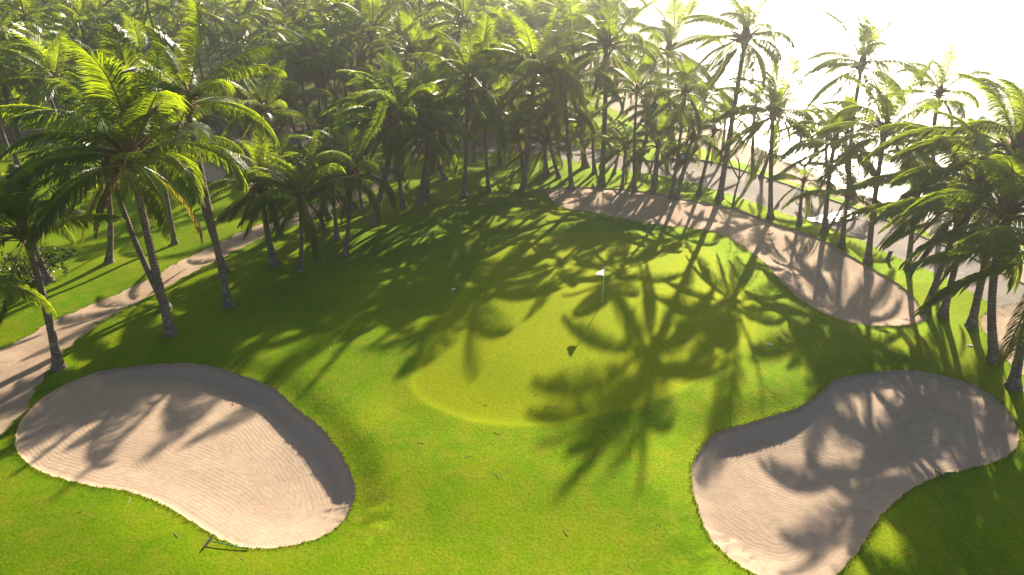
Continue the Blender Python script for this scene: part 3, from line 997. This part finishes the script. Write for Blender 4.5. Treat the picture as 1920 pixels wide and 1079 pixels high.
# ------------------------------------------------------------------ broadleaf trees, shrubs
def leaf_cloud(clumps, n, size, seed, name, mat):
    rr = np.random.default_rng(seed)
    V = []; F = []
    for (c, rad) in clumps:
        c = np.array(c); rad = np.array(rad)
        k = int(n)
        for _ in range(k):
            d = rr.normal(0, 1, 3); d /= np.linalg.norm(d)
            p = c + d * rad * (rr.uniform(.25, 1) ** .5) * rr.uniform(.8, 1.1)
            a = rr.normal(0, 1, 3); a /= np.linalg.norm(a)
            b = np.cross(a, rr.normal(0, 1, 3)); b /= np.linalg.norm(b)
            s = size * rr.uniform(.6, 1.3)
            o = len(V)
            V += [p - a * s, p + b * s * .5, p + a * s, p - b * s * .5]
            F.append((o, o + 1, o + 2, o + 3))
    return mesh_np(name, V, F, [mat])
def tree_parts(seed, h, R, leafm, n, size):
    r2 = random.Random(seed)
    m = MB()
    m.tube([(0, 0, -.2), (.1, 0, h * .3), (0, .1, h * .6)], [.32, .24, .16], 7)
    cl = []
    for k in range(11):
        a = k * 2.4; q = r2.uniform(.35, 1)
        c = (math.cos(a) * R * .62 * q, math.sin(a) * R * .62 * q, h * r2.uniform(.55, .92))
        m.tube([(0, .05, h * .45), tuple((c[j] * .6 + (0, 0, h * .2)[j]) for j in range(3)), c], [.12, .07, .02], 5)
        cl.append((c, (R * r2.uniform(.3, .45), R * r2.uniform(.3, .45), R * r2.uniform(.2, .32))))
    return mesh_np("trunk", m.V, m.F, [M_BARK], smooth=True), leaf_cloud(cl, n, size, seed, "crown", leafm)
BT = [tree_parts(3, 13, 6, M_BROAD_L, 420, .22), tree_parts(4, 11, 5, M_BROAD, 420, .2), tree_parts(6, 15, 7, M_BROAD_L, 450, .26)]
BTLAB = ["pale yellow green broadleaf tree rising behind the grove", "dark broadleaf tree standing among the grove palms", "large light green broadleaf tree far behind the grove"]
k = 0
for (x, y, v) in [(-62,128,0),(-48,140,2),(-35,128,0),(-22,150,2),(-70,150,2),(-84,140,1),(-8,142,1),(6,160,0),(-55,170,2),(-30,175,0),(-95,170,2),(-5,185,2),(-75,110,1),(-40,108,1),(-15,118,1),(-60,98,1),(-28,94,1),(-6,100,1),(-46,92,1)]:
    root = empty("broadleaf_tree", (x, y, hz(x, y)), k * 1.3)
    tag(root, BTLAB[v], "tree", BTLAB[v].replace("tree", "trees"))
    link_mesh("trunk", BT[v][0], root); c = link_mesh("crown", BT[v][1], root)
    s = .85 + .3 * ((k * 37) % 10) / 10
    for ch in root.children: ch.scale = (s, s, s * (.8 if v == 1 else 1))
    k += 1
def shrub_parts(seed, R, h, n, size, mat):
    r2 = random.Random(seed); m = MB(); cl = []
    for i in range(7):
        a = i * 2.4; c = (math.cos(a) * R * .6, math.sin(a) * R * .6, h * r2.uniform(.4, .8))
        m.tube([(0, 0, -.1), (c[0] * .5, c[1] * .5, c[2] * .5), c], [.05, .035, .015], 4)
        cl.append((c, (R * .5, R * .5, h * .35)))
    return mesh_np("stem", m.V, m.F, [M_BARK]), leaf_cloud(cl, n, size, seed, "foliage", mat)
SH = [shrub_parts(21, 1.5, 1.7, 160, .14, M_BROAD), shrub_parts(22, 1.1, 2.4, 150, .15, M_BROAD)]
sx = [(-44,80),(-40,83.5),(-36,79.5),(-31,81.5),(-27,79.8),(-22.5,81.6),(-18,79.6),(-14,80.6),(-10.5,79.2),(-7,80.4),(-3,78.9),(0.5,80.2),(4,78.6),(7.5,80),(-33,86),(-20,86),(-8,86),(2,86),(-49,84)]
for i, (x, y) in enumerate(sx):
    root = empty("shrub", (x, y, hz(x, y)), i * 1.7)
    tag(root, "dark shrub in the undergrowth along the far side of the road", "shrub", "shrubs along the far side of the road")
    a, b = SH[i % 2]
    s = .9 + .25 * ((i * 7) % 5) / 5
    for me, nm in ((a, "stem"), (b, "foliage")):
        o = link_mesh(nm, me, root); o.scale = (s * 1.2, s, s)

# dark leafy sapling at left, its round leaves in rosettes
def sapling():
    b = ground(70, 530)
    root = empty("sapling", (b[0], b[1], hz(*b)))
    tag(root, "dark sapling with round leathery leaves in clusters beside the swollen footed palm", "sapling")
    r2 = random.Random(2); m = MB(); tips = []
    for (px, py) in [(0,505),(15,535),(30,505),(45,488),(55,520),(75,490),(85,505),(100,492),(115,500),(128,490),(60,540),(20,548),(42,515),(70,508),(95,518),(30,525),(-12,520),(5,550),(108,485),(88,484)]:
        lx, ly, h = above(b, px, py)
        ly = r2.uniform(-.8, .8)
        c = Vector((lx, ly, max(.35, h + .35)))
        m.tube([(0, 0, -.1), (c.x * .4, c.y * .5, c.z * .55), c], [.045, .03, .012], 5)
        tips.append(c)
    m.build("stem", M_BARK, root, smooth=True)
    V = []; F = []
    rr = np.random.default_rng(8)
    for c in tips:
        for _ in range(34):
            d = rr.normal(0, 1, 3); d[2] = abs(d[2]) * .6; d /= np.linalg.norm(d)
            p = np.array(c) + rr.normal(0, .22, 3) * np.array([1.3, 1.3, .7])
            s = np.cross(d, rr.normal(0, 1, 3)); s /= np.linalg.norm(s)
            L = rr.uniform(.13, .2)
            o = len(V)
            V += [p, p + d * L * .4 + s * L * .4, p + d * L + s * L * .18, p + d * L - s * L * .18, p + d * L * .4 - s * L * .4]
            F.append((o, o + 1, o + 2, o + 3, o + 4))
    link_mesh("foliage", mesh_np("foliage", V, F, [M_DARKLEAF]), root)
    # small seedling beside it
    b2 = ground(124, 522)
    root = empty("seedling", (b2[0], b2[1], hz(*b2)))
    tag(root, "small dark seedling on the lit lawn right of the dark sapling", "seedling")
    m = MB(); m.tube([(0, 0, -.05), (.02, 0, .4), (.1, 0, .8)], [.02, .015, .008], 4); m.tube([(0.02, 0, .3), (.2, 0, .5)], [.012, .006], 4)
    m.build("stem", M_BARK, root)
    V = []; F = []
    for _ in range(60):
        d = rr.normal(0, 1, 3); d /= np.linalg.norm(d)
        p = np.array([rr.uniform(-.05, .22), rr.normal(0, .08), rr.uniform(.3, .9)])
        s = np.cross(d, rr.normal(0, 1, 3)); s /= np.linalg.norm(s); L = rr.uniform(.1, .15); o = len(V)
        V += [p, p + d * L * .5 + s * L * .35, p + d * L, p + d * L * .5 - s * L * .35]; F.append((o, o + 1, o + 2, o + 3))
    link_mesh("foliage", mesh_np("foliage", V, F, [M_DARKLEAF]), root)
sapling()

def bare_shrub():
    b = ground(1374, 386)
    root = empty("bare_shrub", (b[0], b[1], hz(*b)))
    tag(root, "leafless crooked shrub on the grass strip beside the road", "shrub")
    r2 = random.Random(13); m = MB(); tw = MB()
    def branch(p, d, L, rad, lev):
        q = p + d * L * .5 + Vector((r2.uniform(-.06, .06), r2.uniform(-.06, .06), 0)) * L
        e = q + (d + Vector((r2.uniform(-.25, .25), r2.uniform(-.25, .25), r2.uniform(0, .2)))).normalized() * L * .5
        (m if lev < 2 else tw).tube([p, q, e], [rad, rad * .85, rad * .7], 6 if lev < 2 else 4)
        if lev < 4:
            for k in range(2 if lev else 3):
                a = r2.uniform(0, 6.28)
                nd = (d * .75 + Vector((math.cos(a), math.sin(a) * .7, .15)) * .8).normalized()
                branch(e, nd, L * r2.uniform(.6, .8), rad * .62, lev + 1)
    branch(Vector((0, 0, -.1)), Vector((.12, 0, 1)).normalized(), 2.1, .11, 0)
    m.build("trunk", M_BARK, root, smooth=True); tag(tw.build("twigs", M_BARK, root), kind='stuff')
bare_shrub()

# ------------------------------------------------------------------ small things
M_CLOTH = leaf_mat("flag cloth", (.75,.75,.75), (.8,.8,.8), (.8,.8,.8), .5, .8)
M_WHITE = plain("white cloth", (.80,.80,.80), .7, .3, 0, .05)
M_POLE = plain("green white pole", (.50,.78,.58), .4, .5, 0, .1)
M_BLACK = plain("black rubber", (.02,.02,.02), .5)
M_RAKEHEAD = plain("dark rake head", (.06,.06,.06), .45)
M_RAKEPOLE = plain("green rake handle", (.03,.28,.13), .35)
M_ORANGE = plain("orange plastic", (.75,.10,.02), .5)
M_WOOD = plain("weathered wood", (.14,.11,.085), .85, .2, 0, .35, 12)
M_STONE = plain("dark border stone", (.07,.055,.045), .9, .2, 0, .4, 3)
M_MULCH = plain("dry planting soil", (.30,.22,.12), .95, .1, 0, .5, 6)
M_SIGN = plain("pale blue panel", (.35,.60,.72), .4)
M_DRY = plain("dry leaflet", (.42,.30,.14), .7, .3, 0, .3, 8)
M_PIPE = plain("grey plastic", (.33,.35,.35), .5)
M_CARTW = plain("white cart shell", (.75,.77,.78), .35)
M_SEAT = plain("beige seat", (.38,.31,.22), .6)
def plastic():
    M = Mat("white plastic sheet")
    n = M.noise(M.pos(), 5, 4, .6)
    M.base(M.mix(n, (.75,.75,.76), (.85,.85,.85))).rough(.28, .6)
    M.normal(M.bump(n, .6, .08))
    return M.m
M_SHEET = plastic()

def flag():
    x, y = ground(1128, 573); z = hz(x, y)
    root = empty("golf_flag", (x, y, z))
    tag(root, "white pennant on a thin green pole in the hole of the putting green", "flag")
    p = MB()
    p.tube([(0, 0, -.1), (0.01, 0, .7), (.03, 0, 1.4), (.055, 0, 2.12)], [.028, .026, .024, .020], 8)
    p.build("pole", M_POLE, root, smooth=True)
    V = []; F = []
    nx, ny = 9, 5
    for i in range(nx):
        t = i / (nx - 1)
        for j in range(ny):
            u = j / (ny - 1)
            hgt = .43 * (1 - t * .82)
            zz = 2.11 - .30 * t ** 1.2 - u * hgt
            V.append((.052 - .46 * t, -.06 * math.sin(t * 5.5 + u) - .05 * t, zz))
    for i in range(nx - 1):
        for j in range(ny - 1):
            a = i * ny + j; F.append((a, a + 1, a + ny + 1, a + ny))
    link_mesh("pennant", mesh_np("pennant", V, F, [M_CLOTH], smooth=True), root)
    c = MB(); c.tube([(0, 0, -.08), (0, 0, .006)], [.055, .055], 16)
    c.build("hole_cup", M_BLACK, root)
flag()

def rake(head, tip, label, hl=.62):
    a = Vector((*ground(*head), 0)); b = Vector((*ground(*tip), 0))
    a.z = hz(a.x, a.y); b.z = hz(b.x, b.y)
    root = empty("bunker_rake", a); tag(root, label, "rake")
    d = b - a; L = d.length; d.normalize(); s = Vector((-d.y, d.x, 0)).normalized()
    m = MB(); m.tube([Vector((0, 0, .10)) + d * .03, d * L * .5 + Vector((0, 0, .07)), d * (L * .88) + Vector((0, 0, .045))], [.017, .017, .017], 8)
    m.build("handle", M_RAKEPOLE, root, smooth=True)
    m = MB(); m.tube([d * (L * .88) + Vector((0, 0, .045)), d * L + Vector((0, 0, .04))], [.021, .021], 8); m.build("grip", M_BLACK, root)
    R = Matrix((d, s, Vector((0, 0, 1)))).transposed()
    m = MB(); m.box((0, 0, .085), (.05, hl, .06), M=R)
    for k in range(11):
        p = s * (hl * (k / 10 - .5) * .94)
        m.tube([p + Vector((0, 0, .07)), p + Vector((0, 0, 0.0)) - d * .02], [.012, .006], 4)
    m.build("rake_head", M_RAKEHEAD, root)
rake((391,1017), (466,1028), "green handled bunker rake lying on grass by the left bunker")
rake((1762,890), (1790,888), "dark bunker rake lying at the lower rim of the right bunker", .5)

def post(px, py, h, w, mat, label, cat="post", slant=.06, lean=.1):
    x, y = ground(px, py); root = empty("marker_post", (x, y, hz(x, y))); tag(root, label, cat)
    m = MB()
    V = [(-w/2,-w/2,-.1),(w/2,-w/2,-.1),(w/2,w/2,-.1),(-w/2,w/2,-.1)]
    V += [(-w/2+lean,-w/2,h-slant),(w/2+lean,-w/2,h),(w/2+lean,w/2,h),(-w/2+lean,w/2,h-slant)]
    m.add(V, [(0,3,2,1),(4,5,6,7),(0,1,5,4),(1,2,6,5),(2,3,7,6),(3,0,4,7)])
    m.build("shaft", mat, root)
    c = MB(); c.box((lean, 0, h + .01), (w * 1.15, w * 1.15, .05)); c.build("cap", M_KERB, root)
post(1664, 486, .62, .18, M_WOOD, "low dark wooden post on the grass strip by the tall ringed palm")
post(1289, 352, .55, .2, M_PIPE, "pale grey utility post on the grass strip near the curved palm", slant=0, lean=0)
post(961, 291, .6, .2, M_PIPE, "small grey post at the road edge behind the tall ringed palm", slant=0, lean=0)
post(1197, 300, .7, .13, M_PIPE, "thin pale post beyond the road near the leaning thick palm", slant=0, lean=0)

def bed():
    x, y = ground(1275, 297); z = hz(x, y)
    root = empty("planting_bed", (x, y, z)); tag(root, "oval planting bed edged with dark stones across the road", "planting bed")
    V = [(0, 0, .16)]; F = []
    rx, ry = 1.75, 1.15
    for k in range(32):
        a = k / 32 * 6.2832; V.append((math.cos(a) * rx, math.sin(a) * ry, .05))
    for k in range(32): F.append((0, k + 1, (k + 1) % 32 + 1))
    link_mesh("soil", mesh_np("soil", V, F, [M_MULCH], smooth=True), root)
    r2 = random.Random(4)
    st = []
    for v in range(3):
        bm = bmesh.new(); bmesh.ops.create_icosphere(bm, subdivisions=1, radius=.16)
        for q in bm.verts: q.co += Vector((r2.uniform(-.03, .03), r2.uniform(-.03, .03), r2.uniform(-.03, .03))); q.co.z *= .7
        me = bpy.data.meshes.new("stone"); bm.to_mesh(me); bm.free(); me.materials.append(M_STONE); st.append(me)
    for k in range(30):
        a = k / 30 * 6.2832
        o = link_mesh("stone", st[k % 3], root, (math.cos(a) * rx, math.sin(a) * ry, .07)); o.rotation_euler = (0, 0, a * 3); o.scale = (1.1, .9, 1.1)
    x2, y2 = ground(1277, 306)
    rt = empty("notice_sign", (x2, y2, hz(x2, y2))); tag(rt, "dark box sign with a pale blue panel in the stone edged bed", "sign")
    m = MB(); m.box((-.1, .06, .5), (.75, .2, 1.0), .15); m.build("case", M_BLACK, rt)
    m = MB(); m.box((.08, -.07, .62), (.34, .03, .42), .15); m.build("panel", M_SIGN, rt)
    for (dx, dy, s) in ((-1.0, .1, .4), (.9, -.2, .34), (-.5, .5, .3)):
        q = empty("bed_plant", (x + dx, y + dy, z + .08)); tag(q, "tiny tuft growing in the stone edged bed", "plant", "tufts in the stone edged bed")
        V = []; F = []
        for k in range(24):
            a = r2.uniform(0, 6.28); e = r2.uniform(.3, 1.2); d = Vector((math.cos(a) * math.cos(e), math.sin(a) * math.cos(e), math.sin(e))) * s
            sd = Vector((-math.sin(a), math.cos(a), 0)) * .03; o = len(V); V += [-sd, sd, d]; F.append((o, o + 1, o + 2))
        link_mesh("blades", mesh_np("blades", V, F, [M_BROAD]), q)
bed()

def sheet():
    c = [ground(*p) for p in ((1503, 411), (1553, 421), (1615, 403), (1585, 394))]
    n = 16
    V = []; F = []
    rr = np.random.default_rng(3)
    cx = np.mean([p[0] for p in c]); cy = np.mean([p[1] for p in c])
    hn = rr.random((n, n))
    for i in range(n):
        for j in range(n):
            u, v = i / (n - 1), j / (n - 1)
            p = (1-u)*(1-v)*np.array(c[0]) + u*(1-v)*np.array(c[1]) + u*v*np.array(c[2]) + (1-u)*v*np.array(c[3])
            p = p + rr.normal(0, .04, 2)
            fold = .18 * math.exp(-((u - .75) ** 2 + (v - .15) ** 2) / .03)
            V.append((p[0] - cx, p[1] - cy, .03 + .05 * hn[i, j] + fold * abs(math.sin(u * 17 + v * 9))))
    for i in range(n - 1):
        for j in range(n - 1):
            a = i * n + j; F.append((a, a + n, a + n + 1, a + 1))
    o = link_mesh("plastic_sheet", mesh_np("plastic_sheet", V, F, [M_SHEET], smooth=True), None, (cx, cy, hz(cx, cy)))
    tag(o, "glaring white plastic sheet spread crumpled across the road", "sheet")
sheet()

def cone():
    x, y = ground(568, 245); root = empty("traffic_cone", (x, y, hz(x, y))); tag(root, "orange traffic cone on the shaded far side of the road", "cone")
    m = MB(); m.tube([(0, 0, .05), (0, 0, .45), (0, 0, .9), (0, 0, .92)], [.2, .13, .055, .03], 12); m.build("body", M_ORANGE, root, smooth=True)
    m = MB(); m.box((0, 0, .03), (.52, .52, .06)); m.build("base", M_ORANGE, root)
cone()

def cart():
    x, y = ground(500, 239); root = empty("golf_cart", (x, y, hz(x, y)), .5); tag(root, "white golf cart parked in shade behind the palms", "golf cart")
    m = MB(); m.box((0, 0, .5), (1.2, 2.3, .3)); m.box((0, .9, .75), (1.15, .5, .35), taper=.85); m.box((0, -.85, .78), (1.15, .6, .35), taper=.92); m.build("body", M_CARTW, root)
    m = MB(); m.box((0, -.1, 1.9), (1.25, 1.8, .07)); m.build("roof", M_CARTW, root)
    for sx_ in (-.52, .52):
        for sy_ in (.65, -.8):
            m = MB(); m.tube([(sx_, sy_, .7), (sx_ * .95, sy_ * .95, 1.88)], [.022, .022], 6); m.build("roof_post", M_BLACK, root)
            m = MB(); m.tube([(sx_ - .09, sy_ * 1.05, .23), (sx_ + .09, sy_ * 1.05, .23)], [.23, .23], 14); m.build("wheel", M_BLACK, root)
    m = MB(); m.box((0, -.35, .75), (1.05, .5, .18)); m.box((0, -.6, 1.05), (1.05, .14, .45)); m.build("seat", M_SEAT, root)
cart()

def scraps():
    r2 = random.Random(17)
    for (px, py, lab) in ((851,546,"small pale scrap with a dark edge on the fringe left of the green"), (1441,652,"pair of white flecks on the lit grass right of the green"), (1214,441,"tiny white fleck at the back edge of the green"), (1818,652,"pale bald sandy fleck on the lit grass near the right palms")):
        x, y = ground(px, py); m = MB()
        for k in range(3):
            a = r2.uniform(0, 6); dx, dy = r2.uniform(-.09, .09), r2.uniform(-.05, .05)
            m.tube([(dx, dy, 0), (dx, dy, .035), (dx + .01, dy, .05)], [.08, .06, .02], 7)
        o = m.build("grass_scrap", M_WHITE, None, (x, y, hz(x, y))); tag(o, lab, "scrap")
    x, y = ground(433, 737); m = MB()
    m.add([(-.09, 0, .02), (0, -.05, .035), (.1, 0, .06), (0, .06, .03)], [(0, 1, 2), (0, 2, 3)])
    o = m.build("fallen_leaf", M_ORANGE, None, (x, y, hz(x, y))); tag(o, "small orange leaf on the shaded sand of the left bunker", "leaf")
    spots = [(932,898),(1033,767),(910,763),(932,820),(1087,889),(625,735),(667,742),(562,745),(552,747),(243,940),(455,1048),(660,655),(741,520),(652,496),(1488,592),(790,840),(803,960),(1004,745),(540,890),(1245,760),(880,866),(1060,1000),(1150,905),(770,1010),(720,940),(1240,1000),(700,1060),(330,1005),(150,965),(1705,1030),(1735,1050),(1360,620),(1290,745),(1230,720),(620,660),(900,1050),(1180,1060)]
    for i, (px, py) in enumerate(spots):
        x, y = ground(px, py)
        L = r2.uniform(.12, .36); a = r2.uniform(0, 3.14)
        if i == 0: L, a = .5, -.7
        if i == 1: L, a = .5, .0
        m = MB(); n = 5; V = []; F = []
        bend = r2.uniform(-.18, .18)
        for k in range(n):
            t = k / (n - 1); u = (t - .5) * L
            w = .009 * (1 - abs(t - .4)) + .003
            cx, cy = u, bend * (t - .5) ** 2 * 2 * L
            V += [(cx, cy - w, .012), (cx, cy + w, .016), (cx, cy, .024)]
        for k in range(n - 1):
            for (p, q) in ((0, 2), (2, 1)): F.append((k*3+p, k*3+q, k*3+3+q, k*3+3+p))
        m.add(V, F)
        o = m.build("dry_leaflet", M_DRY, None, (x, y, hz(x, y))); o.rotation_euler = (0, 0, a)
        tag(o, "thin dry palm leaflet fallen on the short grass", "leaflet", "dry leaflets fallen on the grass")
scraps()

# trees on the far spit
for i, (px, py) in enumerate([(1172,20),(1184,19),(1196,18),(1207,17)]):
    x, y = ground(px, py)
    root = empty("broadleaf_tree", (x, y, hz(x, y)), i); tag(root, "hazy tree on the far green spit across the water", "tree", "trees on the far spit")
    link_mesh("trunk", BT[1][0], root); link_mesh("crown", BT[1][1], root)

# ------------------------------------------------------------------ sea air
def haze():
    m = bpy.data.materials.new("sea haze"); m.use_nodes = True
    n = m.node_tree.nodes; n.remove(n["Principled BSDF"])
    v = n.new("ShaderNodeVolumePrincipled")
    v.inputs["Color"].default_value = (.93, .97, 1.0, 1)
    v.inputs["Density"].default_value = .00088
    v.inputs["Anisotropy"].default_value = .78
    m.node_tree.links.new(v.outputs[0], n["Material Output"].inputs["Volume"])
    b = MB(); b.box((0, 380, 8.6), (1700, 940, 24.4))
    o = b.build("haze", m); tag(o, "pale sea haze over the whole course", None, None, 'stuff')
haze()
